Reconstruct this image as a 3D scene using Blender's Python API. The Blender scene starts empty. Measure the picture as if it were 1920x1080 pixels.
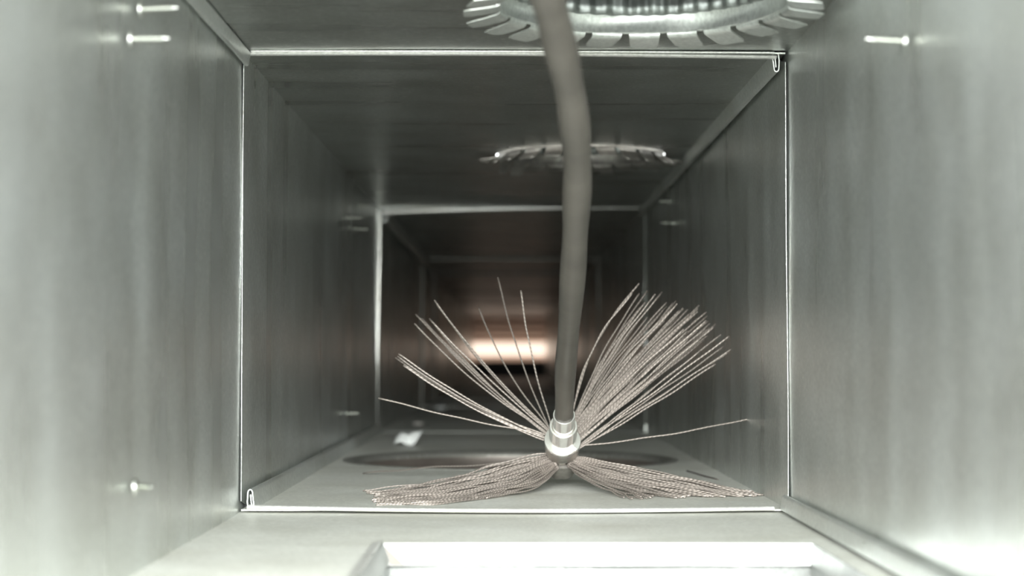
import bpy, math, random
from mathutils import Vector, noise as mnoise

random.seed(7)
sc = bpy.context.scene
COL = sc.collection
PI = math.pi

# ------------------------------------------------------------------ camera, world, light
F = 3190.0                                   # focal length in pixels of a 1920 px wide frame
TH = math.atan(131 / F)                      # pitch up
PH = 7 / F                                   # yaw to the right
cam_d = bpy.data.cameras.new('camera')
cam = bpy.data.objects.new('camera', cam_d); COL.objects.link(cam)
cam_d.sensor_width = 36; cam_d.lens = F * 36 / 1920
cam_d.clip_start = 0.01; cam_d.clip_end = 60
cam.rotation_euler = (PI / 2 + TH, 0, -PH)
cam_d.dof.use_dof = True; cam_d.dof.focus_distance = 1.33; cam_d.dof.aperture_fstop = 6.0
sc.camera = cam

world = bpy.data.worlds.new('world'); sc.world = world
world.use_nodes = True
bg = world.node_tree.nodes['Background']
bg.inputs[0].default_value = (0.96, 1.0, 0.97, 1); bg.inputs[1].default_value = 4.7

ld = bpy.data.lights.new('work_light', 'AREA')
ld.shape = 'RECTANGLE'; ld.size = 1.3; ld.size_y = 0.42; ld.energy = 112; ld.color = (0.98, 1.0, 0.975)
lo = bpy.data.objects.new('work_light', ld); COL.objects.link(lo)
lo.location = (0.0, -0.95, 0.36)
lo.rotation_euler = (Vector((0, 1.3, -0.05)) - Vector(lo.location)).to_track_quat('-Z', 'Y').to_euler()

sc.view_settings.view_transform = 'Standard'
sc.view_settings.look = 'None'
sc.view_settings.gamma = 1
sc.view_settings.use_curve_mapping = False
sc.view_settings.exposure = 0.44
sc.cycles.max_bounces = 16; sc.cycles.glossy_bounces = 12; sc.cycles.diffuse_bounces = 6
sc.cycles.caustics_reflective = True
sc.cycles.sample_clamp_indirect = 6.0

FWD = Vector((math.sin(PH) * math.cos(TH), math.cos(PH) * math.cos(TH), math.sin(TH)))
RGT = Vector((math.cos(PH), -math.sin(PH), 0))
UPV = RGT.cross(FWD)
def ray(u, v):
    return FWD + RGT * ((u - 960) / F) + UPV * ((540 - v) / F)
def P(u, v, Y):
    d = ray(u, v); return d * (Y / d.y)
def on_plane(u, v, p0, n):
    d = ray(u, v); return d * (p0.dot(n) / d.dot(n))
def on_floor(u, v, h=0.0):
    d = ray(u, v); return d * ((ZF + h) / d.z)

# ------------------------------------------------------------------ dimensions of the duct (metres)
D1, SEC = 1.25, 1.29
XL = P(455, 525, D1).x; XR = P(1475, 525, D1).x
ZC = P(953, 101, D1).z; ZF = P(953, 955, D1).z
Y0 = 0.60                                     # open front end of the duct
JOINTS = [D1, D1 + SEC, D1 + 2 * SEC, D1 + 2.5 * SEC, D1 + 3.5 * SEC, D1 + 4.5 * SEC, D1 + 5.5 * SEC]
YE = 9.4                                      # far end
BOUNDS = [Y0] + JOINTS + [YE]

# ------------------------------------------------------------------ helpers
def link(name, me, mat=None, parent=None, loc=None, smooth=False):
    o = bpy.data.objects.new(name, me); COL.objects.link(o)
    if mat and me is not None and not me.materials: me.materials.append(mat)
    if parent: o.parent = parent
    if loc is not None: o.location = loc
    if smooth and me is not None:
        me.polygons.foreach_set('use_smooth', [True] * len(me.polygons))
        if smooth is not True: me.set_sharp_from_angle(angle=smooth)
    return o
def mesh(name, vs, fs):
    me = bpy.data.meshes.new(name); me.from_pydata([tuple(v) for v in vs], [], fs); me.update(); return me
def empty(name, loc=(0, 0, 0), parent=None):
    o = bpy.data.objects.new(name, None); COL.objects.link(o); o.location = loc; o.empty_display_size = .02
    if parent: o.parent = parent
    return o
def tag(o, label=None, cat=None, group=None, kind=None):
    if label: o['label'] = label
    if cat: o['category'] = cat
    if group: o['group'] = group
    if kind: o['kind'] = kind
    return o
def thicken(vs, fs, off):
    """close a sheet: inner faces + the same offset by a vector (or per-vertex function) + rims"""
    n = len(vs)
    out = [Vector(v) + (off(v) if callable(off) else Vector(off)) for v in vs]
    cnt = {}
    for f in fs:
        for i in range(len(f)):
            a, b = f[i], f[(i + 1) % len(f)]
            cnt[(a, b)] = cnt.get((a, b), 0) + 1
    rims = [(b, a, a + n, b + n) for (a, b) in cnt if (b, a) not in cnt]
    return list(vs) + out, list(fs) + [tuple(i + n for i in reversed(f)) for f in fs] + rims
def grid(us, vs_, fn, skip=None, flip=False):
    V = [fn(u, v) for v in vs_ for u in us]
    nu = len(us); fs = []
    for j in range(len(vs_) - 1):
        for i in range(nu - 1):
            q = [j * nu + i, j * nu + i + 1, (j + 1) * nu + i + 1, (j + 1) * nu + i]
            if skip:
                r = skip(i, j, q)
                if r is True: continue
                if r: q = r
            fs.append(tuple(reversed(q)) if flip else tuple(q))
    return V, fs
def lin(a, b, n): return [a + (b - a) * i / n for i in range(n + 1)]
def lathe(prof, n=48, wob=None, closed=False):
    """prof: list of (r, z) around +z"""
    V = []; fs = []
    for k, (r, z) in enumerate(prof):
        for i in range(n):
            t = 2 * PI * i / n
            rr = r + (wob(k, t) if wob else 0)
            V.append(Vector((rr * math.cos(t), rr * math.sin(t), z)))
    m = len(prof)
    for k in range(m - 1 + (1 if closed else 0)):
        k2 = (k + 1) % m
        for i in range(n):
            j = (i + 1) % n
            fs.append((k * n + i, k * n + j, k2 * n + j, k2 * n + i))
    return V, fs
def tube(pts, rad, n=10, cap=True):
    V = []; fs = []; m = len(pts)
    up = Vector((0.13, 0.21, 1)).normalized()
    prev = None
    for k, p in enumerate(pts):
        t = (pts[min(k + 1, m - 1)] - pts[max(k - 1, 0)]).normalized()
        a = (prev - t * prev.dot(t)).normalized() if prev else t.cross(up).normalized()
        prev = a; b = t.cross(a)
        r = rad(k / (m - 1)) if callable(rad) else rad
        for i in range(n):
            th = 2 * PI * i / n
            V.append(p + a * (r * math.cos(th)) + b * (r * math.sin(th)))
    for k in range(m - 1):
        for i in range(n):
            j = (i + 1) % n
            fs.append((k * n + i, k * n + j, (k + 1) * n + j, (k + 1) * n + i))
    if cap:
        fs.append(tuple(reversed(range(n)))); fs.append(tuple((m - 1) * n + i for i in range(n)))
    return V, fs
def frame_mat(a, x=Vector((1, 0, 0))):
    e1 = (x - a * x.dot(a)).normalized(); e2 = a.cross(e1)
    return e1, e2
def spline(pts, n):
    """Catmull-Rom through points"""
    out = []; q = [pts[0] * 2 - pts[1]] + list(pts) + [pts[-1] * 2 - pts[-2]]
    m = len(pts) - 1
    for i in range(n + 1):
        s = min(i / n * m, m - 1e-6); k = int(s); t = s - k
        a, b, c, d = q[k:k + 4]
        out.append(0.5 * ((2 * b) + (c - a) * t + (2 * a - 5 * b + 4 * c - d) * t * t + (3 * b - a - 3 * c + d) * t ** 3))
    return out

# ------------------------------------------------------------------ materials
def newmat(name):
    m = bpy.data.materials.new(name); m.use_nodes = True
    nt = m.node_tree; return m, nt, nt.nodes['Principled BSDF']
def N(nt, t, **kw):
    n = nt.nodes.new(t)
    for k, v in kw.items(): setattr(n, k, v)
    return n
def steel(name, base, rough, streak=True, dust=0.35, grain=0.12, metallic=0.9, dark=0.8):
    m, nt, b = newmat(name); L = nt.links.new
    tc = N(nt, 'ShaderNodeTexCoord')
    mp = N(nt, 'ShaderNodeMapping'); mp.inputs['Scale'].default_value = (1.6, 17, 1.6)
    L(tc.outputs['Object'], mp.inputs[0])
    n1 = N(nt, 'ShaderNodeTexNoise'); n1.inputs['Scale'].default_value = 1.0; n1.inputs['Detail'].default_value = 5
    L(mp.outputs[0], n1.inputs['Vector'])
    n2 = N(nt, 'ShaderNodeTexNoise'); n2.inputs['Scale'].default_value = 14; n2.inputs['Detail'].default_value = 4
    L(tc.outputs['Object'], n2.inputs['Vector'])
    # fine scratches running across the duct
    mp2 = N(nt, 'ShaderNodeMapping'); mp2.inputs['Scale'].default_value = (110, 620, 110)
    L(tc.outputs['Object'], mp2.inputs[0])
    n3 = N(nt, 'ShaderNodeTexNoise'); n3.inputs['Scale'].default_value = 1.0; n3.inputs['Detail'].default_value = 2
    L(mp2.outputs[0], n3.inputs['Vector'])
    r3 = N(nt, 'ShaderNodeValToRGB'); r3.color_ramp.elements[0].position = .62; r3.color_ramp.elements[1].position = .70
    L(n3.outputs[0], r3.inputs[0])
    mix = N(nt, 'ShaderNodeMix', data_type='RGBA')
    mix.inputs['A'].default_value = (base[0] * dark, base[1] * dark * .985, base[2] * dark * .94, 1); mix.inputs['B'].default_value = (*base, 1)
    add = N(nt, 'ShaderNodeMath', operation='ADD')
    ml = N(nt, 'ShaderNodeMath', operation='MULTIPLY'); ml.inputs[1].default_value = .38
    ml2 = N(nt, 'ShaderNodeMath', operation='MULTIPLY'); ml2.inputs[1].default_value = .72
    L(n1.outputs[0], ml.inputs[0]); L(n2.outputs[0], ml2.inputs[0]); L(ml.outputs[0], add.inputs[0]); L(ml2.outputs[0], add.inputs[1])
    rr = N(nt, 'ShaderNodeValToRGB'); rr.color_ramp.elements[0].position = .35; rr.color_ramp.elements[1].position = .75
    L(add.outputs[0], rr.inputs[0]); L(rr.outputs[0], mix.inputs['Factor'])
    mix2 = N(nt, 'ShaderNodeMix', data_type='RGBA'); mix2.inputs['B'].default_value = (.9, .9, .86, 1)
    sm = N(nt, 'ShaderNodeMath', operation='MULTIPLY'); sm.inputs[1].default_value = dust
    L(r3.outputs[0], sm.inputs[0]); L(sm.outputs[0], mix2.inputs['Factor']); L(mix.outputs['Result'], mix2.inputs['A'])
    # fine zinc grain
    mp3 = N(nt, 'ShaderNodeMapping'); mp3.inputs['Scale'].default_value = (330, 620, 330)
    L(tc.outputs['Object'], mp3.inputs[0])
    n5 = N(nt, 'ShaderNodeTexNoise'); n5.inputs['Scale'].default_value = 1.0; n5.inputs['Detail'].default_value = 1
    L(mp3.outputs[0], n5.inputs['Vector'])
    g = N(nt, 'ShaderNodeMapRange'); g.inputs['From Min'].default_value = .3; g.inputs['From Max'].default_value = .7
    g.inputs['To Min'].default_value = .85; g.inputs['To Max'].default_value = 1.10
    L(n5.outputs[0], g.inputs[0])
    sc_ = N(nt, 'ShaderNodeVectorMath', operation='SCALE'); L(mix2.outputs['Result'], sc_.inputs[0]); L(g.outputs[0], sc_.inputs['Scale'])
    L(sc_.outputs[0], b.inputs['Base Color'])
    b.inputs['Metallic'].default_value = metallic
    mr = N(nt, 'ShaderNodeMapRange'); mr.inputs['To Min'].default_value = rough - .04; mr.inputs['To Max'].default_value = rough + .05
    mr.inputs['From Min'].default_value = .3; mr.inputs['From Max'].default_value = .7
    L(n1.outputs[0], mr.inputs[0]); L(mr.outputs[0], b.inputs['Roughness'])
    # grain
    n4 = N(nt, 'ShaderNodeTexNoise'); n4.inputs['Scale'].default_value = 700; n4.inputs['Detail'].default_value = 2
    L(tc.outputs['Object'], n4.inputs['Vector'])
    ad = N(nt, 'ShaderNodeMath', operation='ADD'); L(n4.outputs[0], ad.inputs[0]); L(r3.outputs[0], ad.inputs[1])
    bp = N(nt, 'ShaderNodeBump'); bp.inputs['Strength'].default_value = grain; bp.inputs['Distance'].default_value = .0006
    L(ad.outputs[0], bp.inputs['Height'])
    bp2 = N(nt, 'ShaderNodeBump'); bp2.inputs['Strength'].default_value = .035; bp2.inputs['Distance'].default_value = .004
    L(n1.outputs[0], bp2.inputs['Height']); L(bp.outputs[0], bp2.inputs['Normal'])
    L(bp2.outputs[0], b.inputs['Normal'])
    return m
def plain(name, col, rough, metallic=0.0, nscale=120, var=.25, bump=.1):
    m, nt, b = newmat(name); L = nt.links.new
    tc = N(nt, 'ShaderNodeTexCoord'); n = N(nt, 'ShaderNodeTexNoise'); n.inputs['Scale'].default_value = nscale; n.inputs['Detail'].default_value = 4
    L(tc.outputs['Object'], n.inputs['Vector'])
    mix = N(nt, 'ShaderNodeMix', data_type='RGBA')
    mix.inputs['A'].default_value = (*[c * (1 - var) for c in col], 1); mix.inputs['B'].default_value = (*[min(1, c * (1 + var)) for c in col], 1)
    L(n.outputs[0], mix.inputs['Factor']); L(mix.outputs['Result'], b.inputs['Base Color'])
    b.inputs['Metallic'].default_value = metallic; b.inputs['Roughness'].default_value = rough
    bp = N(nt, 'ShaderNodeBump'); bp.inputs['Strength'].default_value = bump; bp.inputs['Distance'].default_value = .001
    L(n.outputs[0], bp.inputs['Height']); L(bp.outputs[0], b.inputs['Normal'])
    return m
M_WALL = steel('galvanised_sheet', (.70, .73, .71), .29, metallic=.80, dark=.72, grain=.3, dust=.6)
M_CEIL = steel('shaded_galvanised_ceiling', (.56, .58, .56), .29, metallic=.94, dark=.7, grain=.3, dust=.6)  # ceiling shade put into a darker, more metallic copy of the sheet
M_FLOOR = steel('dusty_brightened_floor', (.74, .75, .71), .42, metallic=.12, dark=.78, dust=.2)  # dust tone made paler still, so the colour carries the floor's light
M_SEAM = steel('galvanised_seam', (.70, .73, .71), .36, grain=.06, metallic=.7)
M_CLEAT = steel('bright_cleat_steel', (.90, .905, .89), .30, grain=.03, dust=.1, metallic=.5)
M_TAB = steel('collar_steel', (.70, .73, .71), .34, grain=.05, metallic=.68)
M_TAB2 = steel('dimmed_collar_steel', (.37, .35, .33), .38, grain=.05, metallic=.7)  # darker copy of the collar steel; weaker light put into its colour
M_REG = steel('register_steel', (.37, .385, .38), .36, grain=.1, metallic=.72, dark=.6)
M_DIM = steel('dimmed_cleat_steel', (.30, .30, .28), .45, grain=.05, metallic=.6)  # dimness of the far joints put into a darkened cleat steel
M_BLADE = plain('brown_louvre', (.55, .44, .37), .5, .2, 60, .2)
M_FLEX = plain('flexible_liner_foil', (.30, .32, .31), .38, .9, 60, .3)
M_HOLE = plain('dark_brown_steel', (.15, .13, .115), .42, .5, 40, .35)  # much darker and browner than the duct sheet
M_SCREW = plain('zinc_screw', (.72, .73, .70), .28, 1.0, 300, .1)
M_HUB = plain('turned_aluminium', (.88, .87, .84), .20, .86, 300, .08, .05)
M_HUBD = plain('scuffed_hub_steel', (.40, .38, .35), .38, .9, 220, .35, .2)
M_CABLE = plain('grey_rubber_cable', (.066, .060, .051), .42, 0.0, 45, .45, .3)
M_SCRAP = plain('white_scrap', (.86, .88, .87), .5, 0, 60, .05)
M_CRUMB = plain('dusty_crumb', (.50, .48, .45), .8, 0, 200, .2)
M_VOID = plain('near_black', (.05, .05, .05), .6, .3, 80, .2)  # near black, darkness of the notches put into the colour behind them
M_LAMPBODY = plain('lamp_housing', (.25, .24, .22), .5, .4, 80, .1)
m, nt, b = newmat('lamp_glow'); M_GLOW = m
b.inputs['Base Color'].default_value = (1, .9, .8, 1)
b.inputs['Emission Color'].default_value = (1.0, .80, .66, 1); b.inputs['Emission Strength'].default_value = 1.05
# twisted wire: helical stripes from the strand's UV
m, nt, b = newmat('twisted_wire'); M_WIRE = m; L = nt.links.new
uv = N(nt, 'ShaderNodeUVMap'); sp = N(nt, 'ShaderNodeSeparateXYZ'); L(uv.outputs[0], sp.inputs[0])
ad = N(nt, 'ShaderNodeMath', operation='ADD'); L(sp.outputs[0], ad.inputs[0]); L(sp.outputs[1], ad.inputs[1])
mu = N(nt, 'ShaderNodeMath', operation='MULTIPLY'); mu.inputs[1].default_value = 2 * PI; L(ad.outputs[0], mu.inputs[0])
sn = N(nt, 'ShaderNodeMath', operation='SINE'); L(mu.outputs[0], sn.inputs[0])
mr = N(nt, 'ShaderNodeMapRange'); mr.inputs['From Min'].default_value = -1; L(sn.outputs[0], mr.inputs[0])
oi = N(nt, 'ShaderNodeObjectInfo')
hue = N(nt, 'ShaderNodeMix', data_type='RGBA'); hue.inputs['A'].default_value = (.27, .238, .214, 1); hue.inputs['B'].default_value = (.50, .438, .396, 1)
L(oi.outputs['Random'], hue.inputs['Factor'])
mx = N(nt, 'ShaderNodeMix', data_type='RGBA'); mx.inputs['A'].default_value = (.19, .166, .148, 1)
L(mr.outputs[0], mx.inputs['Factor']); L(hue.outputs['Result'], mx.inputs['B']); L(mx.outputs['Result'], b.inputs['Base Color'])
b.inputs['Metallic'].default_value = .35; b.inputs['Roughness'].default_value = .42
bp = N(nt, 'ShaderNodeBump'); bp.inputs['Strength'].default_value = .35; bp.inputs['Distance'].default_value = .0003
L(mr.outputs[0], bp.inputs['Height']); L(bp.outputs[0], b.inputs['Normal'])

# ------------------------------------------------------------------ the setting: sheets of the duct
T = .0011
def nz(x, y, z, s): return mnoise.noise(Vector((x * s, y * s, z * s)))
wall_L = tag(empty('wall_left'), 'left galvanised steel wall of the duct in long sheets', kind='structure')
wall_R = tag(empty('wall_right'), 'right galvanised steel wall of the duct in long sheets', kind='structure')
floor = tag(empty('floor'), 'galvanised steel floor of the duct in long sheets', kind='structure')
ceil = tag(empty('ceiling'), 'galvanised steel ceiling of the duct in long sheets', kind='structure')

def inset(i): return -.0012 if i == 0 else (.0 if i == 1 else .0008)
for i in range(len(BOUNDS) - 1):
    ya, yb = BOUNDS[i], BOUNDS[i + 1]
    big = i < 2
    ys = lin(ya, yb, 36 if big else 10)
    if i == 0: ys.append(yb + .05)
    if i == 1: ys = sorted(ys + [ya + .03]);
    zs = lin(ZF, ZC, 24 if big else 8)
    if i == 0: zs = [ZF - .009] + zs + [ZC + .005]
    if i == 1: zs = sorted(zs + [ZF + .006, ZC - .006])
    for side, root, X in ((-1, wall_L, XL), (1, wall_R, XR)):
        def fn(y, z, side=side, X=X, i=i, ya=ya, yb=yb):
            s = (y - ya) / (yb - ya); t = min(max((z - ZF) / (ZC - ZF), 0), 1)
            pil = math.sin(PI * min(max(s, 0), 1)) * math.sin(PI * t)
            d = inset(i)
            amp = .0022 if i < 2 else .002
            d += -amp * pil + .0013 * nz(y, side * 3.1 + i, z, 5.0) * math.sin(PI * t)
            if i == 0:                                # the sheet curls out towards the joint, more at mid height
                e = min(1, max(0, 1 - (yb - y) / .05)); d -= .0008 * e * e * (1 - .7 * math.sin(PI * t))
            return Vector((X - side * d, y, z))
        def skip(a, c, q, i=i, side=side, ny=len(ys), nz_=len(zs)):
            if i != 1 or a != 0: return None
            if side == -1 and c == 0: return [q[1], q[2], q[3]]
            if side == 1 and c == nz_ - 2: return [q[0], q[1], q[2]]
            if side == 1 and c == 0: return [q[1], q[2], q[3]]
        V, fs = grid(ys, zs, fn, skip, flip=(side == -1))
        V, fs = thicken(V, fs, (side * (.0003 if i == 1 else T), 0, 0))
        link('panel', mesh('panel', V, fs), M_WALL, root, smooth=math.radians(30))

def rect_hole_panel(x0, x1, y0, y1, c, r, zfn, up, rings=8, n=120):
    corners = [(x0, y0), (x1, y0), (x1, y1), (x0, y1)]
    angs = [2 * PI * k / n for k in range(n)] + [math.atan2(q[1] - c[1], q[0] - c[0]) % (2 * PI) for q in corners]
    angs = sorted(set(round(a, 6) for a in angs))
    m = len(angs); V = []; fs = []
    for k in range(rings + 1):
        t = k / rings; t = t ** 1.3
        for a in angs:
            ca, sa = math.cos(a), math.sin(a)
            tx = ((x1 if ca > 0 else x0) - c[0]) / ca if abs(ca) > 1e-9 else 1e9
            ty = ((y1 if sa > 0 else y0) - c[1]) / sa if abs(sa) > 1e-9 else 1e9
            R = min(tx, ty); d = r + (R - r) * t
            x, y = c[0] + ca * d, c[1] + sa * d
            V.append(Vector((x, y, zfn(x, y))))
    for k in range(rings):
        for i in range(m):
            j = (i + 1) % m
            q = (k * m + i, (k + 1) * m + i, (k + 1) * m + j, k * m + j)
            fs.append(q if up else tuple(reversed(q)))
    return V, fs
SP1 = (P(1205, 13, 1.074).x, 1.074); SP2 = (P(1088, 293, 1.88).x, 1.88); SPR = .0925
FH = (P(957, 862, 1.86).x, 1.86); FHR = .172
RX0, RX1, RY0, RY1 = P(717, 1010, 1.047).x, P(1523, 1012, 1.047).x, .62, 1.047

def sagx(x): return math.sin(PI * min(max((x - XL) / (XR - XL), 0), 1))
for i in range(len(BOUNDS) - 1):
    ya, yb = BOUNDS[i], BOUNDS[i + 1]
    # ceiling
    def zc(x, y, i=i, ya=ya, yb=yb):
        d = -inset(i)
        e = min(1, max(0, 1 - (yb - y) / .03)) if i == 0 else 0
        return ZC + d + .0009 * nz(x, y, 7 + i, 6) * sagx(x) + .0012 * e * e
    if i == 0: V, fs = rect_hole_panel(XL - .004, XR + .004, ya, yb + .05, SP1, SPR + .001, zc, False, 14)
    elif i == 1: V, fs = rect_hole_panel(XL, XR, ya, yb, SP2, SPR + .001, zc, False)
    else: V, fs = grid(lin(XL, XR, 10), lin(ya, yb, 10), lambda x, y: Vector((x, y, zc(x, y))), flip=True)
    V, fs = thicken(V, fs, (0, 0, T)); link('panel', mesh('panel', V, fs), M_CEIL, ceil, smooth=math.radians(30))
    # floor
    def zf(x, y, i=i, ya=ya, yb=yb):
        d = inset(i)
        if i == 0: d = -.0026 - .0012 * sagx(x)
        if i == 1: d = -.0004 * sagx(x) * math.exp(-(y - ya) / .12)
        return ZF + d + .0007 * nz(x, y, 17 + i, 6) * sagx(x)
    if i == 0:
        xs = sorted(lin(XL - .004, RX0, 6) + lin(RX0, RX1, 10)[1:] + lin(RX1, XR + .004, 3)[1:])
        yy = sorted(lin(ya, RY0, 3) + lin(RY0, RY1, 10)[1:] + lin(RY1, yb + .05, 10)[1:])
        V, fs = grid(xs, yy, lambda x, y: Vector((x, y, zf(x, y))),
                     lambda a, c, q: (True if xs[a] >= RX0 - 1e-6 and xs[a + 1] <= RX1 + 1e-6 and yy[c] >= RY0 - 1e-6 and yy[c + 1] <= RY1 + 1e-6 else None))
    elif i == 1: V, fs = rect_hole_panel(XL, XR, ya, yb, FH, FHR, zf, True, 10)
    else: V, fs = grid(lin(XL, XR, 10), lin(ya, yb, 10), lambda x, y: Vector((x, y, zf(x, y))))
    V, fs = thicken(V, fs, (0, 0, -T)); link('panel', mesh('panel', V, fs), M_FLOOR, floor, smooth=math.radians(30))

# unseen dark strips added outside so the corner notches stay black
ang = tag(empty('trim_1'), 'unseen dark blocking strips added behind the near joint', kind='structure')
for (x, z, sx, sz) in ((XL, ZF, -1, -1), (XR, ZF, 1, -1), (XR, ZC, 1, 1)):
    pts = [(x + sx * .004, z - sz * .03), (x + sx * .004, z + sz * .006), (x - sx * .03, z + sz * .006)]
    V = []; fs = []
    for y in (D1 - .03, D1 + .06):
        for (a, c) in pts: V.append(Vector((a, y, c)))
    for k in range(2): fs.append((k, k + 1, k + 4, k + 3))
    V, fs = thicken(V, fs, (sx * .003, 0, sz * .003)); link('notch_backing', mesh('notch_backing', V, fs), M_VOID, ang)

def box(a, b_):
    V = [Vector((x, y, z)) for x in (a[0], b_[0]) for y in (a[1], b_[1]) for z in (a[2], b_[2])]
    return V, [(0, 1, 3, 2), (4, 6, 7, 5), (0, 4, 5, 1), (2, 3, 7, 6), (0, 2, 6, 4), (1, 5, 7, 3)]
for a, b_ in (((XL - .012, D1 + .03, ZF - .012), (XR + .012, D1 + .05, ZF - .0007)), ((XL - .012, D1 + .03, ZC + .0007), (XR + .012, D1 + .05, ZC + .012)),
              ((XL - .012, D1 + .03, ZF - .012), (XL - .0007, D1 + .05, ZC + .012)), ((XR + .0007, D1 + .03, ZF - .012), (XR + .012, D1 + .05, ZC + .012))):
    V, fs = box(a, b_); link('leak_seal', mesh('leak_seal', V, fs), M_VOID, ang)  # unseen boxes added to stop world light leaking through the joint

# ------------------------------------------------------------------ transverse joints (cleats)
def bar(p0, p1, bow, ra, rb, name, mat, parent, n=24, rib=0):
    """rounded strip from p0 to p1, bowed by a vector at the middle; ra along y, rb along z/x"""
    V = []; fs = []; K = 12
    along = (p1 - p0).normalized(); ay = Vector((0, 1, 0)); b = along.cross(ay).normalized()
    for k in range(n + 1):
        s = k / n; c = p0.lerp(p1, s) + bow * math.sin(PI * s)
        q = 1 + (.25 if rib and k % 2 else 0)
        for i in range(K):
            t = 2 * PI * i / K
            V.append(c + ay * (ra * q * math.cos(t)) + b * (rb * q * math.sin(t)))
    for k in range(n):
        for i in range(K):
            j = (i + 1) % K; fs.append((k * K + i, k * K + j, (k + 1) * K + j, (k + 1) * K + i))
    fs.append(tuple(reversed(range(K)))); fs.append(tuple(n * K + i for i in range(K)))
    return link(name, mesh(name, V, fs), mat, parent, smooth=math.radians(50))
names = 2
for ji, yj in enumerate(JOINTS):
    t = tag(empty('trim_%d' % names), 'folded steel cleats around the %s joint of the duct' % ['nearest', 'second', 'third', 'fourth', 'fifth', 'sixth', 'seventh'][ji], kind='structure'); names += 1
    if ji == 0:
        bar(P(464, 950.5, yj), P(1451, 953, yj), Vector((0, 0, -.0022)), .004, .0017, 'cleat', M_CLEAT, t, 40)
        bar(P(466, 101, yj), P(1455, 107.5, yj), Vector((0, 0, .0012)), .004, .0014, 'cleat', M_CLEAT, t, 40)
        bar(P(470, 96, yj - .004), P(1452, 99, yj - .004), Vector((0, 0, .0004)), .0012, .0007, 'cleat', M_CLEAT, t, 240, rib=1)
    elif ji == 1:
        bar(Vector((XL + .004, yj, ZC - .0075)), Vector((XR - .003, yj, ZC + .001)), Vector((0, 0, .002)), .0022, .0028, 'cleat', M_CLEAT, t)
        bar(Vector((XL + .002, yj, ZF + .001)), Vector((XR - .002, yj, ZF + .0008)), Vector((0, 0, 0)), .0022, .0008, 'cleat', M_SEAM, t)
        bar(Vector((XL - .002, yj, ZF + .012)), Vector((XL + .0035, yj, ZC - .009)), Vector((0, 0, 0)), .0022, .0028, 'cleat', M_CLEAT, t)
        bar(Vector((XR - .0005, yj, ZF + .012)), Vector((XR - .0005, yj, ZC - .009)), Vector((0, 0, 0)), .0022, .0009, 'cleat', M_SEAM, t)
    else:
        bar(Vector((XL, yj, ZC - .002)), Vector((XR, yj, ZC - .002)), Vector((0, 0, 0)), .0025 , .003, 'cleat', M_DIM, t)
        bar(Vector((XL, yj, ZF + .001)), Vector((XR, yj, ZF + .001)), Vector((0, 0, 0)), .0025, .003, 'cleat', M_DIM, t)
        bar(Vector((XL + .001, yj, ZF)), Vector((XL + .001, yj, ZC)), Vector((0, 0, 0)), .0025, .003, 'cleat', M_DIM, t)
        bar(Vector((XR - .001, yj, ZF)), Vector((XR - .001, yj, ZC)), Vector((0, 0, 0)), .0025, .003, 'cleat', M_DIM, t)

# ------------------------------------------------------------------ longitudinal corner seams: folded loop profile
def seam(side, vert, ya, yb, name, label, wdt=.0058, hgt=.0145, off=.0036):
    """side -1 left / 1 right wall; vert 1 stands on floor, -1 hangs from ceiling"""
    global names
    X = XL if side < 0 else XR; Z = ZF if vert > 0 else ZC
    w, h, o = wdt, hgt, off
    loop = []                                   # from the foot beside the wall, over the top and down again
    loop += [(o + .0006, 0), (o, h * .35), (o + .0002, h * .62)]
    for k in range(9):
        a = PI - PI * k / 8
        loop.append((o + w * .42 + w * .36 * math.cos(a), h * .80 + h * .2 * math.sin(a)))
    loop += [(o + w * .85, h * .5), (o + w * .97, h * .2), (o + w, 0)]
    inner = [(o + w * .78, .0002), (o + w * .5, h * .3), (o + w * .42, h * .72)]
    t = tag(empty('trim_%d' % names), label, kind='structure'); names += 1
    for nm, pr in (('folded_edge', loop), ('inner_fold', inner)):
        ys = lin(ya, yb, 20); V = []; fs = []; m = len(pr)
        for y in ys:
            wob = .0005 * nz(y * 1.0, side * 9, vert * 4, 9)
            for (a, c) in pr: V.append(Vector((X - side * (a + wob * (c / h)), y, Z + vert * c)))
        for k in range(len(ys) - 1):
            for i in range(m - 1): fs.append((k * m + i, k * m + i + 1, (k + 1) * m + i + 1, (k + 1) * m + i))
        nrm = []
        for i in range(m):
            a = pr[max(i - 1, 0)]; c = pr[min(i + 1, m - 1)]
            d = Vector((c[0] - a[0], c[1] - a[1])).normalized(); nrm.append((d.y, -d.x))
        full = [Vector((-side * q[0] * .0007, 0, vert * q[1] * .0007)) for q in nrm]
        n0 = len(V); V2 = V + [V[k] + full[k % m] for k in range(n0)]
        cnt = set()
        for f in fs:
            for i in range(4): cnt.add((f[i], f[(i + 1) % 4]))
        F2 = fs + [tuple(i + n0 for i in reversed(f)) for f in fs] + [(b_, a_, a_ + n0, b_ + n0) for (a_, b_) in cnt if (b_, a_) not in cnt]
        link(nm, mesh(nm, V2, F2), M_SEAM, t, smooth=math.radians(40))
seam(-1, 1, D1 + .003, D1 + SEC - .01, 'seam', 'folded seam standing along the left floor corner behind the nearest joint')
seam(1, -1, D1 + .003, D1 + SEC - .01, 'seam', 'folded seam hanging along the right ceiling corner behind the nearest joint', hgt=.013)
seam(-1, -1, Y0, D1 - .004, 'seam', 'folded seam along the left ceiling corner nearest the camera', off=.0004, wdt=.005, hgt=.010)
seam(1, 1, Y0, D1 - .004, 'seam', 'folded seam along the right floor corner nearest the camera', off=.0004, wdt=.006, hgt=.011)
seam(-1, -1, D1 + SEC + .01, D1 + 2 * SEC - .01, 'seam', 'dark folded seam along the left ceiling corner behind the second joint', hgt=.02, wdt=.012)

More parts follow.
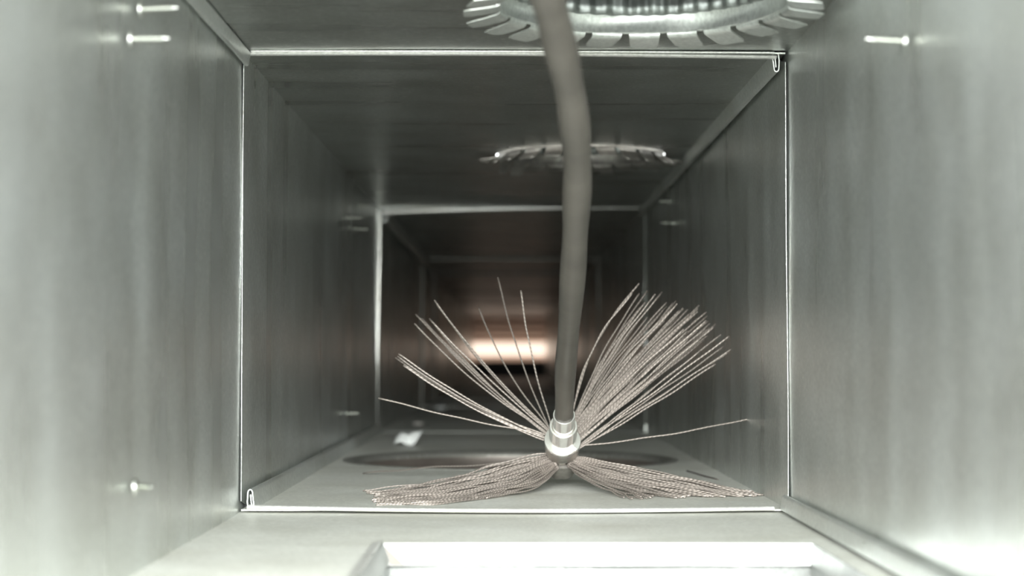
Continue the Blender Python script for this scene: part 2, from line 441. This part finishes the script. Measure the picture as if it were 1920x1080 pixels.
# ------------------------------------------------------------------ screws poking in through the walls
def screw_mesh(Ls, r=.0018):
    prof = [(.0046, -.0004), (.0042, .0006), (.0026, .0012)]
    n = 14; z = .0014
    while z < Ls * .78:
        prof += [(r * .72, z), (r * 1.08, z + Ls * .02)]; z += Ls * .045
    prof += [(r * .7, Ls * .8), (r * .35, Ls * .93), (.0001, Ls)]
    V, fs = lathe(prof, n); fs.append(tuple(reversed(range(n))))
    return mesh('screw', V, fs)
def screw(root, side, u, v, Ls, tilt=0.0):
    X = XL if side < 0 else XR
    d = ray(u, v); p = d * (X / d.x)
    me = screw_mesh(Ls)
    ax = Vector((-side, 0.0, tilt)).normalized()
    o = link('screw', me, M_SCREW, root, loc=p - Vector((side * .0006, 0, 0)), smooth=math.radians(40))
    o.rotation_euler = ax.to_track_quat('Z', 'Y').to_euler()
screw(wall_L, -1, 262, 17, .020, .04); screw(wall_L, -1, 244, 73, .020, .02)
screw(wall_L, -1, 252, 913, .009)
screw(wall_R, 1, 1697, 77, .020, .06)
screw(wall_L, -1, 672, 386, .014); screw(wall_L, -1, 650, 409, .019); screw(wall_L, -1, 665, 429, .017)
screw(wall_L, -1, 648, 775, .016)
screw(wall_R, 1, 1266, 418, .019); screw(wall_R, 1, 1256, 378, .014); screw(wall_R, 1, 1640, 1018, .006)

# ------------------------------------------------------------------ round collars in the ceiling
def collar(c, label, ntab, phase, seed, hang=(), near=False, M_TAB=M_TAB):
    rnd = random.Random(seed)
    root = tag(empty('duct_collar', (c[0], c[1], ZC)), label, 'duct collar', 'notched round collars in the duct ceiling')
    R = SPR - .0006
    V, fs = lathe([(R, -.0014), (R - .0012, -.0005), (R - .0006, .002), (R - .0008, .0105), (R - .0022, .0125), (R - .0022, .03)], 96,
                  lambda k, t: .0006 * math.sin(7 * t + k))
    V, fs = thicken(V, fs, lambda v: Vector((v.x, v.y, 0)).normalized() * .0008)
    link('sleeve', mesh('sleeve', V, fs), M_TAB, root, smooth=math.radians(50))
    NN = 240
    prof = [(R - .004, .0105)] + [(R - .006 - (.0003 if k % 2 else 0), .0115 + .006 * k) for k in range(14)]
    V, fs = lathe(prof, NN, lambda k, t: 0.0016 * math.sin(48 * t + .6 * math.sin(5 * t)) + .0005 * math.sin(19 * t + k))
    fs.append(tuple((len(prof) - 1) * NN + i for i in range(NN)))
    link('flexible_liner', mesh('flexible_liner', V, fs), M_FLEX, root, smooth=True)
    for k in range(ntab):
        a0 = 2 * PI * k / ntab + phase; half = PI / ntab * .80
        droop = math.radians(rnd.uniform(6, 15)); ln = rnd.uniform(.0205, .0235); skew = rnd.uniform(-.0015, .0015)
        if near and math.sin(a0) < -.1: droop = math.radians(rnd.uniform(38, 58)); ln *= .85
        if k in hang: droop = math.radians(70); ln = .016
        tw = rnd.uniform(-.06, .06)
        V = []; fs = []; nu, nv = 6, 9
        # path in (radial, z): small roll under the rim, then a drooping plate
        path = [(-.0006, -.001), (-.0001, -.0026), (.0016, -.0036)]
        for q in range(1, nv - 1):
            s = q / (nv - 2); path.append((.0016 + ln * s * math.cos(droop), -.0036 - ln * s * math.sin(droop) * (1 - .25 * s)))
        m = len(path)
        for j, (pr, pz) in enumerate(path):
            s = j / (m - 1)
            for i in range(nu + 1):
                e = i / nu * 2 - 1
                hw = half * R * (1 - .08 * s)
                if j == m - 1: hw *= .80
                elif j == m - 2: hw *= .95
                lat = e * hw + skew * s
                aa = a0 + (e * half) * (1 - min(1, j / 3)) + 0
                base = Vector((math.cos(a0), math.sin(a0), 0)); tan = Vector((-math.sin(a0), math.cos(a0), 0))
                rad = math.sqrt(max(R * R - lat * lat, 0)) * (1 - s) + (R * .992) * s
                V.append(base * (rad + pr) + tan * lat + Vector((0, 0, pz + tw * lat * s)))
        for j in range(m - 1):
            for i in range(nu): fs.append((j * (nu + 1) + i, j * (nu + 1) + i + 1, (j + 1) * (nu + 1) + i + 1, (j + 1) * (nu + 1) + i))
        V, fs = thicken(V, fs, (0, 0, -.0007))
        link('tab', mesh('tab', V, fs), M_TAB, root, smooth=math.radians(50))
    return root
collar(SP1, 'notched steel collar in the ceiling nearest the camera with a ribbed liner', 22, .05, 3)
collar(SP2, 'darker notched steel collar in the ceiling behind the nearest joint', 22, .1, 11, hang=(8, 9), near=True, M_TAB=M_TAB2)

# ------------------------------------------------------------------ round branch opening in the floor
fo = tag(empty('floor_outlet', (FH[0], FH[1], ZF)), 'wide round outlet in the duct floor behind the wire brush', 'floor outlet')
V, fs = lathe([(FHR + .010, .0006), (FHR + .006, .0014), (FHR - .001, .0004), (FHR - .004, -.003), (FHR - .005, -.006)], 128)
V, fs = thicken(V, fs, (0, 0, -.0006)); link('rim', mesh('rim', V, fs), M_DIM, fo, smooth=True)
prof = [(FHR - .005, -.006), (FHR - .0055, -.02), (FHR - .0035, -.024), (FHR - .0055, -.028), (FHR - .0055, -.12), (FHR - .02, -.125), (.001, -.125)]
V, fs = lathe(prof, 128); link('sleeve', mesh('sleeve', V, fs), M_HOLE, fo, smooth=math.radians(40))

# ------------------------------------------------------------------ rectangular register opening in the floor at the front
zf0 = ZF - .0035
rg = tag(empty('floor_register', ((RX0 + RX1) / 2, RY1, zf0)), 'bright rectangular register opening in the duct floor at the bottom', 'floor register')
def plate(name, quad, off, mat, n=12):
    a, b_, c, d = [Vector(q) for q in quad]
    V, fs = grid(lin(0, 1, n), lin(0, 1, 3), lambda s, t: a.lerp(b_, s).lerp(d.lerp(c, s), t) + Vector((0, 0, .0006 * math.sin(9 * s) * t)))
    V, fs = thicken(V, fs, off)
    base = Vector(rg.location)
    return link(name, mesh(name, [v - base for v in V], fs), mat, rg, smooth=math.radians(30))
x0, x1, y0, y1, z = RX0, RX1, RY0, RY1, zf0 + .0008
plate('far_flange', [(x0, y1, z), (x1, y1 - .001, z), (x1 - .002, y1 - .004, z - .0125), (x0 + .0135, y1 - .004, z - .0125)], (0, .0008, -.0004), M_REG)
plate('far_flange_lip', [(x0 + .004, y1 - .004, z - .0128), (x1, y1 - .004, z - .0128), (x1, y1 + .006, z - .015), (x0 + .004, y1 + .006, z - .015)], (0, 0, -.0006), M_REG)
plate('left_flange', [(x0, y0, z + .0012), (x0, y1, z + .0012), (x0 + .005, y1 - .001, z - .0105), (x0 + .005, y0, z - .0105)], (-.0008, 0, 0), M_REG)
plate('left_edge', [(x0 - .006, y0, z + .0006), (x0 - .006, y1, z + .0006), (x0, y1, z + .0016), (x0, y0, z + .0016)], (0, 0, -.0005), M_CLEAT)
plate('right_flange', [(x1, y1, z), (x1, y0, z), (x1 - .002, y0, z - .0125), (x1 - .002, y1 - .004, z - .0125)], (.0008, 0, 0), M_REG)
plate('boot_far_wall', [(x0 + .004, y1 + .006, z - .015), (x1, y1 + .006, z - .015), (x1, y1 + .006, z - .14), (x0 + .004, y1 + .006, z - .14)], (0, .0008, 0), M_REG)
plate('boot_left_wall', [(x0 + .004, y0, z - .0105), (x0 + .004, y1 + .006, z - .0105), (x0 + .004, y1 + .006, z - .14), (x0 + .004, y0, z - .14)], (-.0008, 0, 0), M_REG)
plate('boot_right_wall', [(x1, y1 + .006, z - .0125), (x1, y0, z - .0125), (x1, y0, z - .14), (x1, y1 + .006, z - .14)], (.0008, 0, 0), M_REG)

plate('boot_closing_plate', [(x0 + .004, y0, z - .14), (x0 + .004, y1 + .006, z - .14), (x1, y1 + .006, z - .14), (x1, y0, z - .14)], (0, 0, -.001), M_SEAM)  # plate added below the opening to keep the bright world from showing
plate('boot_near_wall', [(x0, y0, z), (x1, y0, z), (x1, y0, z - .14), (x0, y0, z - .14)], (0, -.0008, 0), M_SEAM)

# ------------------------------------------------------------------ rotary brush on its flexible shaft
W = P(1054.6, 828, 1.44)                       # centre of the big washer
C1 = P(1060, 700, 1.355)
A = Vector((0.0, -.87, .49)).normalized()      # hub axis, up towards the camera
E1, E2 = frame_mat(A)                          # E1 to the right, E2 up and back
if E2.z < 0: E2 = -E2
br = tag(empty('rotary_brush', (W.x, W.y, ZF)), 'rotary duct cleaning brush with splayed wire bristles on a grey flexible shaft', 'brush')
BO = Vector(br.location)
def put(name, V, fs, mat, parent=br, smooth=math.radians(35)):
    off = BO
    return link(name, mesh(name, [Vector(v) - off for v in V], fs), mat, parent, smooth=smooth)
def hub_lathe(prof, n=48, wob=None, closed=True):
    V, fs = lathe(prof, n, wob, closed)
    return [W + E1 * v.x + E2 * v.y + A * v.z for v in V], fs
# E1 x E2 orientation fixes the winding; normals are recalculated by cycles shading either way
V, fs = hub_lathe([(.0150, -.001), (.0146, -.0125), (.0138, -.014), (.001, -.014), (.001, -.001)])
hub = put('hub', V, fs, M_HUBD)
V, fs = hub_lathe([(.0145, -.024), (.0145, -.045), (.0120, -.050), (.0006, -.050), (.0006, -.024)], 6 * 6,
                  lambda k, t: -.0011 * (1 - abs(math.cos(3 * t))))
put('end_nut', V, fs, M_HUBD, hub)
V, fs = hub_lathe([(.0095, -.0135), (.0095, -.0265), (.0006, -.0265), (.0006, -.0135)]); put('core', V, fs, M_HUBD, hub)
# split lock washer: one turn of a helix with a step at lower right
V = []; fs = []; n = 72; st = math.radians(-38)
for k in range(n + 1):
    t = st + .03 + (2 * PI - .06) * k / n; h = -.001 + .0030 * (k / n)
    if k == n: h += .0006
    for (r, z) in ((.0100, h), (.0153, h), (.0156, h + .0008), (.0151, h + .0028), (.0100, h + .0030)):
        V.append(W + E1 * (r * math.cos(t)) + E2 * (r * math.sin(t)) + A * z)
for k in range(n):
    for i in range(5): fs.append((k * 5 + i, k * 5 + (i + 1) % 5, (k + 1) * 5 + (i + 1) % 5, (k + 1) * 5 + i))
fs.append((0, 1, 2, 3, 4)); fs.append(tuple(n * 5 + i for i in reversed(range(5))))
put('lock_washer', V, fs, M_HUB)
sl = .029
V, fs = hub_lathe([(.0115, .0), (.0117, sl - .001), (.0113, sl), (.0098, sl), (.0094, sl - .001), (.0094, .002), (.0006, .002), (.0006, 0)])
put('outer_ferrule', V, fs, M_HUB)
s2 = .049
V, fs = hub_lathe([(.0089, .004), (.0091, s2 - .0008), (.0088, s2), (.0080, s2), (.0077, s2 - .001), (.0077, .004)])
put('inner_ferrule', V, fs, M_HUB)
# flexible shaft
cp = [W + A * .012, W + A * .05, P(1060, 700, 1.352), P(1067, 610, 1.262), P(1075, 500, 1.165), P(1080, 400, 1.085), P(1083, 320, 1.03), P(1078, 240, .975),
      P(1066, 160, .925), P(1048, 80, .875), P(1028, 0, .825), P(1000, -90, .77), P(930, -260, .66), P(850, -480, .52), Vector((-.09, .25, .20)), Vector((-.2, -.2, .16)), Vector((-.3, -.6, .02))]
pts = spline(cp, 150)
V, fs = tube(pts, lambda s: .0076 + .0004 * math.sin(60 * s) + .0012 * min(1, s * 4), 20)
put('flexible_shaft', V, fs, M_CABLE, smooth=True)

# bristles
RAD = .00068
def bristle(pts, seed, wav=.0004):
    rnd = random.Random(seed)
    m = 36; c = spline(pts, m)
    ph = rnd.uniform(0, 9); ph2 = rnd.uniform(0, 9)
    c = [p + Vector((math.sin(19 * k / m + ph), math.sin(14 * k / m + ph2), math.sin(23 * k / m + ph + 1))) * (wav * min(1, k / 6)) for k, p in enumerate(c)]
    for p in c: p.z = max(p.z, ZF + RAD + .0003 - (.0014 if p.y < D1 + .05 else 0))
    n = 6; V, fs = tube(c, RAD, n)
    me = mesh('bristle', [v - BO for v in V], fs)
    uvl = me.uv_layers.new(name='UVMap')
    ln = sum((c[k + 1] - c[k]).length for k in range(m)); pitch = .0030
    for poly in me.polygons:
        if len(poly.vertices) != 4: continue
        for li, vi in zip(poly.loop_indices, poly.vertices):
            k, i = divmod(vi, n)
            ii = i
            if i == 0 and max(v % n for v in poly.vertices) == n - 1: ii = n
            uvl.data[li].uv = (k / m * ln / pitch, ii / n)
    return link('bristle', me, M_WIRE, br, smooth=True)
HB = W - A * .018                               # plane the bristles are held in
def bp_(u, v, off=0.0): return on_plane(u, v, HB + A * off, A)
sd = [100]
def up_bristle(root, tip, bend=0.0, off=None, mid=None):
    sd[0] += 1; rnd = random.Random(sd[0])
    o = rnd.uniform(-.02, .02) if off is None else off
    a = bp_(*root, 0); t = bp_(*tip, o)
    mids = []
    c = a.lerp(t, .5)
    # sideways bow in the image
    du, dv = tip[0] - root[0], tip[1] - root[1]; l = math.hypot(du, dv)
    for s in (.33, .66):
        u = root[0] + du * s - dv / l * bend * math.sin(PI * s); v = root[1] + dv * s + du / l * bend * math.sin(PI * s)
        mids.append(bp_(u, v, o * s * s))
    hubc = HB + (a - HB) * .35
    bristle([a - (a - HB).normalized() * .006, a] + mids + [t], sd[0], .0003)
# upper left spray
UL = [((1008, 812), (710, 746), -4), ((1018, 822), (741, 671), -9), ((1016, 818), (747, 664), -8), ((1020, 826), (756, 686), -9),
      ((1022, 822), (757, 684), -12), ((1019, 806), (777, 606), -12), ((1021, 808), (779, 590), -7), ((1022, 812), (790, 597), -6),
      ((1024, 815), (805, 598), -9), ((1023, 805), (808, 602), -4), ((1026, 803), (814, 563), -8), ((1027, 806), (819, 571), -10),
      ((1024, 800), (900, 577), -8), ((1026, 797), (897, 576), -12), ((1028, 800), (933, 521), -8), ((1031, 790), (976, 545), -6),
      ((1023, 816), (745, 668), -13), ((1024, 812), (793, 600), -12)]
UL = [u for k, u in enumerate(UL) if k not in (12,)]
for r, t, b_ in UL: up_bristle(r, t, b_)
# upper right bundle
tips = [(1198, 531), (1185, 550), (1199, 550), (1213, 545), (1210, 567), (1241, 547), (1228, 552), (1232, 558), (1250, 567), (1267, 564), (1269, 570),
        (1262, 577), (1282, 579), (1289, 581), (1311, 573), (1309, 579), (1325, 585), (1308, 584), (1302, 590), (1327, 602), (1330, 607), (1342, 607), (1338, 613),
        (1327, 629), (1352, 627), (1366, 631), (1357, 650), (1370, 655), (1366, 660), (1342, 682)]
def lerp2(a, b_, t): return (a[0] + (b_[0] - a[0]) * t, a[1] + (b_[1] - a[1]) * t)
rr = random.Random(5)
order = []
for k in range(46):
    q = rr.triangular(.06, .92, .55); arc = [(1190, 548), (1232, 556), (1268, 572), (1302, 583), (1326, 606), (1340, 622), (1345, 655)]
    s = q * 6; i = min(int(s), 5); t = lerp2(arc[i], arc[i + 1], s - i)
    sh = rr.uniform(-.02, .16)
    order.append((t[0] + (1085 - t[0]) * sh + rr.uniform(-5, 5), t[1] + (800 - t[1]) * sh + rr.uniform(-5, 5)))
for t in tips + order:
    ang = math.atan2(830 - t[1], t[0] - 1080)            # steep ones leave the hub higher up
    q = min(max((1.17 - ang) / .65, 0), 1)
    q = min(max(q + rr.uniform(-.13, .13), 0), 1)
    root = lerp2((1075, 782), (1091, 838), q)
    bend = 10 - 12 * q + rr.uniform(-3, 3)
    if t == tips[0] or t == tips[1]: root = (1072, 776 + (t[0] % 7)); bend = 20
    up_bristle(root, t, -bend if False else -bend)
up_bristle((1091, 836), (1410, 784), 5, 0.0)
# lower left bundle: bent over the floor
def low_bristle(root, mids, tip, lift=0.0):
    sd[0] += 1; rnd = random.Random(sd[0])
    a = bp_(*root, rnd.uniform(-.004, .004))
    t = on_floor(tip[0], tip[1], .0008 + lift)
    pts = [a - (a - HB).normalized() * .006, a]
    n = len(mids)
    for k, q in enumerate(mids):
        s = (k + 1) / (n + 1)
        Y = a.y + (t.y - a.y) * (s ** .85)
        p = P(q[0], q[1], Y)
        if p.z < ZF + .0012: p = on_floor(q[0], q[1], .0012)
        pts.append(p)
    bristle(pts + [t], sd[0], .0006)
rr = random.Random(21)
for k in range(66):
    q = (k + .5) / 66; q = min(max(q + rr.uniform(-.06, .06), 0), 1)
    root = lerp2((1018, 853), (1042, 884), q)
    m1 = lerp2((935, 877), (1003, 912), q); m2 = lerp2((845, 900), (930, 930), q)
    tip = (rr.triangular(678, 760, 700) + q * 10, 921 + 24 * min(1, q * 1.15) + rr.uniform(-3, 2.5))
    m3 = lerp2(m2, tip, .5); m3 = (m3[0], m3[1] + 2 + 3 * q)
    j = lambda p, s: (p[0] + rr.uniform(-s, s), p[1] + rr.uniform(-s, s) * .8)
    if k in (40, 55, 61): tip = (895 + rr.uniform(-15, 20), 935); low_bristle(root, [j(lerp2(root, tip, .35), 3), j(lerp2(root, tip, .7), 4)], tip); continue
    low_bristle(root, [j(m1, 3.5), j(m2, 4), j(m3, 3)], tip)
low_bristle((1020, 862), [(950, 868), (850, 874), (760, 880)], (682, 888), .0)
low_bristle((1022, 856), [(935, 872), (860, 892), (790, 908)], (716, 922), .002)
low_bristle((1017, 850), [(960, 862), (900, 880), (860, 893)], (830, 903), .004)
# lower right bundle
for k in range(58):
    q = (k + .5) / 58; q = min(max(q + rr.uniform(-.05, .05), 0), 1)
    root = lerp2((1090, 858), (1070, 880), q)
    tip = lerp2((1424, 927), (1178, 933), q ** 1.9)
    tip = (tip[0] + rr.uniform(-22, 12), tip[1] + rr.uniform(-2, 3.5))
    m1 = lerp2((1185, 877), (1108, 904), q); m2 = lerp2((1300, 901), (1150, 921), q ** 1.3)
    j = lambda p, s: (p[0] + rr.uniform(-s, s), p[1] + rr.uniform(-s, s) * .8)
    low_bristle(root, [j(m1, 3), j(m2, 3.5)], tip)
low_bristle((1092, 858), [(1150, 868), (1260, 892), (1330, 906)], (1412, 922), .001)

# ------------------------------------------------------------------ litter on the floor
p0, p1 = on_floor(1288, 883, .0008), on_floor(1345, 899, .0008)
V, fs = tube([p0.lerp(p1, k / 8) + Vector((.0006 * math.sin(k), 0, 0)) for k in range(9)], .0008, 8)
base = (p0 + p1) / 2; base.z = ZF
tag(link('loose_bristle', mesh('loose_bristle', [v - base for v in V], fs), plain('dark_wire', (.12, .11, .10), .6, .3), None, base, True),
    'short dark broken bristle lying on the floor right of the brush', 'bristle')
# curled white scrap: two upright petals
p = on_floor(768, 836, 0)
sr = tag(empty('plastic_scrap', p), 'curled white plastic scrap on the floor by the round outlet', 'scrap')
def petal(name, pts, depth):
    n = 10; V = []; fs = []
    for k in range(n + 1):
        s = k / n; i = min(int(s * (len(pts) - 1)), len(pts) - 2); t = s * (len(pts) - 1) - i
        lo = [pts[i][q] + (pts[i + 1][q] - pts[i][q]) * t for q in range(4)]
        for w in range(5):
            f = w / 4
            x = lo[0] + (lo[2] - lo[0]) * f; z = lo[1] + (lo[3] - lo[1]) * f
            V.append(Vector((x, depth * math.sin(PI * s) * (1 - f) + .006 * f * f, z)))
    for k in range(n):
        for w in range(4): fs.append((k * 5 + w, k * 5 + w + 1, (k + 1) * 5 + w + 1, (k + 1) * 5 + w))
    V, fs = thicken(V, fs, (0, .0005, 0)); link(name, mesh(name, V, fs), M_SCRAP, sr, smooth=True)
petal('right_petal', [(-.002, .001, -.003, .013), (.003, .0005, .004, .017), (.007, .004, .013, .0185), (.012, .011, .0165, .020), (.0165, .019, .017, .020)], -.006)
petal('left_petal', [(-.021, .001, -.020, .003), (-.017, .004, -.018, .010), (-.010, .006, -.012, .0155), (-.005, .002, -.006, .016), (-.001, .001, -.001, .013)], -.008)
def crumb(u, v, r, sx, label, mat):
    p = on_floor(u, v, 0); rnd = random.Random(u)
    V, fs = [], []; n, m = 10, 7
    for k in range(m + 1):
        th = PI * k / m
        for i in range(n):
            a = 2 * PI * i / n; q = r * (1 + .28 * mnoise.noise(Vector((math.cos(a) * 1.7 + u, math.sin(a) * 1.7, th))))
            V.append(Vector((q * sx * math.sin(th) * math.cos(a), q * math.sin(th) * math.sin(a), q * .75 * (1 + math.cos(th)) * .62)))
    for k in range(m):
        for i in range(n): fs.append((k * n + i, k * n + (i + 1) % n, (k + 1) * n + (i + 1) % n, (k + 1) * n + i))
    z0 = min(v.z for v in V)
    V = [v - Vector((0, 0, z0)) for v in V]
    tag(link('debris_crumb', mesh('debris_crumb', V, fs), mat, None, p, True), label, 'debris', 'crumbs of debris on the far duct floor')
crumb(784, 797, .0055, 1.7, 'flat grey crumb of debris on the floor behind the white scrap', M_CRUMB)
crumb(801, 796, .0035, 1.2, 'tiny dark crumb beside the flat grey crumb', M_VOID)
crumb(826, 768, .010, 1.2, 'pale rounded crumb farthest down the duct floor', M_SCRAP)

# ------------------------------------------------------------------ far end: grille frame and warm lamp beyond
wb = tag(empty('wall_back'), 'dark end plate of the duct with a slotted opening', kind='structure')
ox0, ox1 = P(885, 640, YE).x, P(1072, 640, YE).x
oz0, oz1 = P(953, 676, YE).z, P(953, 583, YE).z
xs = [XL, ox0, ox1, XR]; zs = [ZF, oz0, oz1, ZC]
V, fs = grid(xs, zs, lambda x, z: Vector((x, YE, z)), lambda a, c, q: True if a == 1 and c == 1 else None)
V, fs = thicken(V, fs, (0, .002, 0)); link('end_plate', mesh('end_plate', V, fs), M_VOID, wb)
for k in range(5):
    z = oz0 + (oz1 - oz0) * (.42 + .13 * k)
    V = [Vector((x, YE + y, z + dz)) for x in (ox0, ox1) for (y, dz) in ((.0, -.004), (.03, .010), (.031, .009), (.001, -.005))]
    fs = [(0, 1, 5, 4), (1, 2, 6, 5), (2, 3, 7, 6), (3, 0, 4, 7), (0, 3, 2, 1), (4, 5, 6, 7)]
    link('louvre_blade', mesh('louvre_blade', V, fs), M_BLADE, wb)
lp = P(968, 655, YE + .16)
lamp = tag(empty('tube_lamp', (lp.x, lp.y, lp.z)), 'warm glowing tube lamp seen through the far end of the duct', 'lamp')
def cylx(r0, xa, xb, n=24):
    V = []; fs = []
    for x in (xa, xb):
        for i in range(n): V.append(Vector((x, r0 * math.cos(2 * PI * i / n), r0 * math.sin(2 * PI * i / n))))
    for i in range(n): fs.append((i, (i + 1) % n, n + (i + 1) % n, n + i))
    fs.append(tuple(range(n))); fs.append(tuple(n + i for i in reversed(range(n)))); return V, fs
V, fs = cylx(.036, -.26, .26); link('glowing_tube', mesh('glowing_tube', V, fs), M_GLOW, lamp, smooth=math.radians(40))
for xa, xb in ((-.29, -.26), (.26, .29)):
    V, fs = cylx(.05, xa, xb); link('end_cap', mesh('end_cap', V, fs), M_LAMPBODY, lamp, smooth=math.radians(40))
V = [Vector((x, y, z)) for x in (-.29, .29) for (y, z) in ((.05, -.09), (.05, .2), (.07, .2), (.07, -.09))]
fs = [(0, 1, 5, 4), (1, 2, 6, 5), (2, 3, 7, 6), (3, 0, 4, 7), (0, 3, 2, 1), (4, 5, 6, 7)]
link('housing', mesh('housing', V, fs), plain('lamp_reflector', (.80, .68, .60), .7), lamp)

# closed dark box added round the lamp to hide the bright world
V, fs = box((-.6, YE + .003, -.5), (.6, YE + .7, .6)); fs = [f for f in fs if f != (0, 4, 5, 1)]
link('world_block', mesh('world_block', V, [tuple(reversed(f)) for f in fs]), M_HOLE, wb)
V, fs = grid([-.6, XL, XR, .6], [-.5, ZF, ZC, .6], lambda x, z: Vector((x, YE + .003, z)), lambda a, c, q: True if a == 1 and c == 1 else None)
link('world_block_front', mesh('world_block_front', V, fs), M_HOLE, wb)
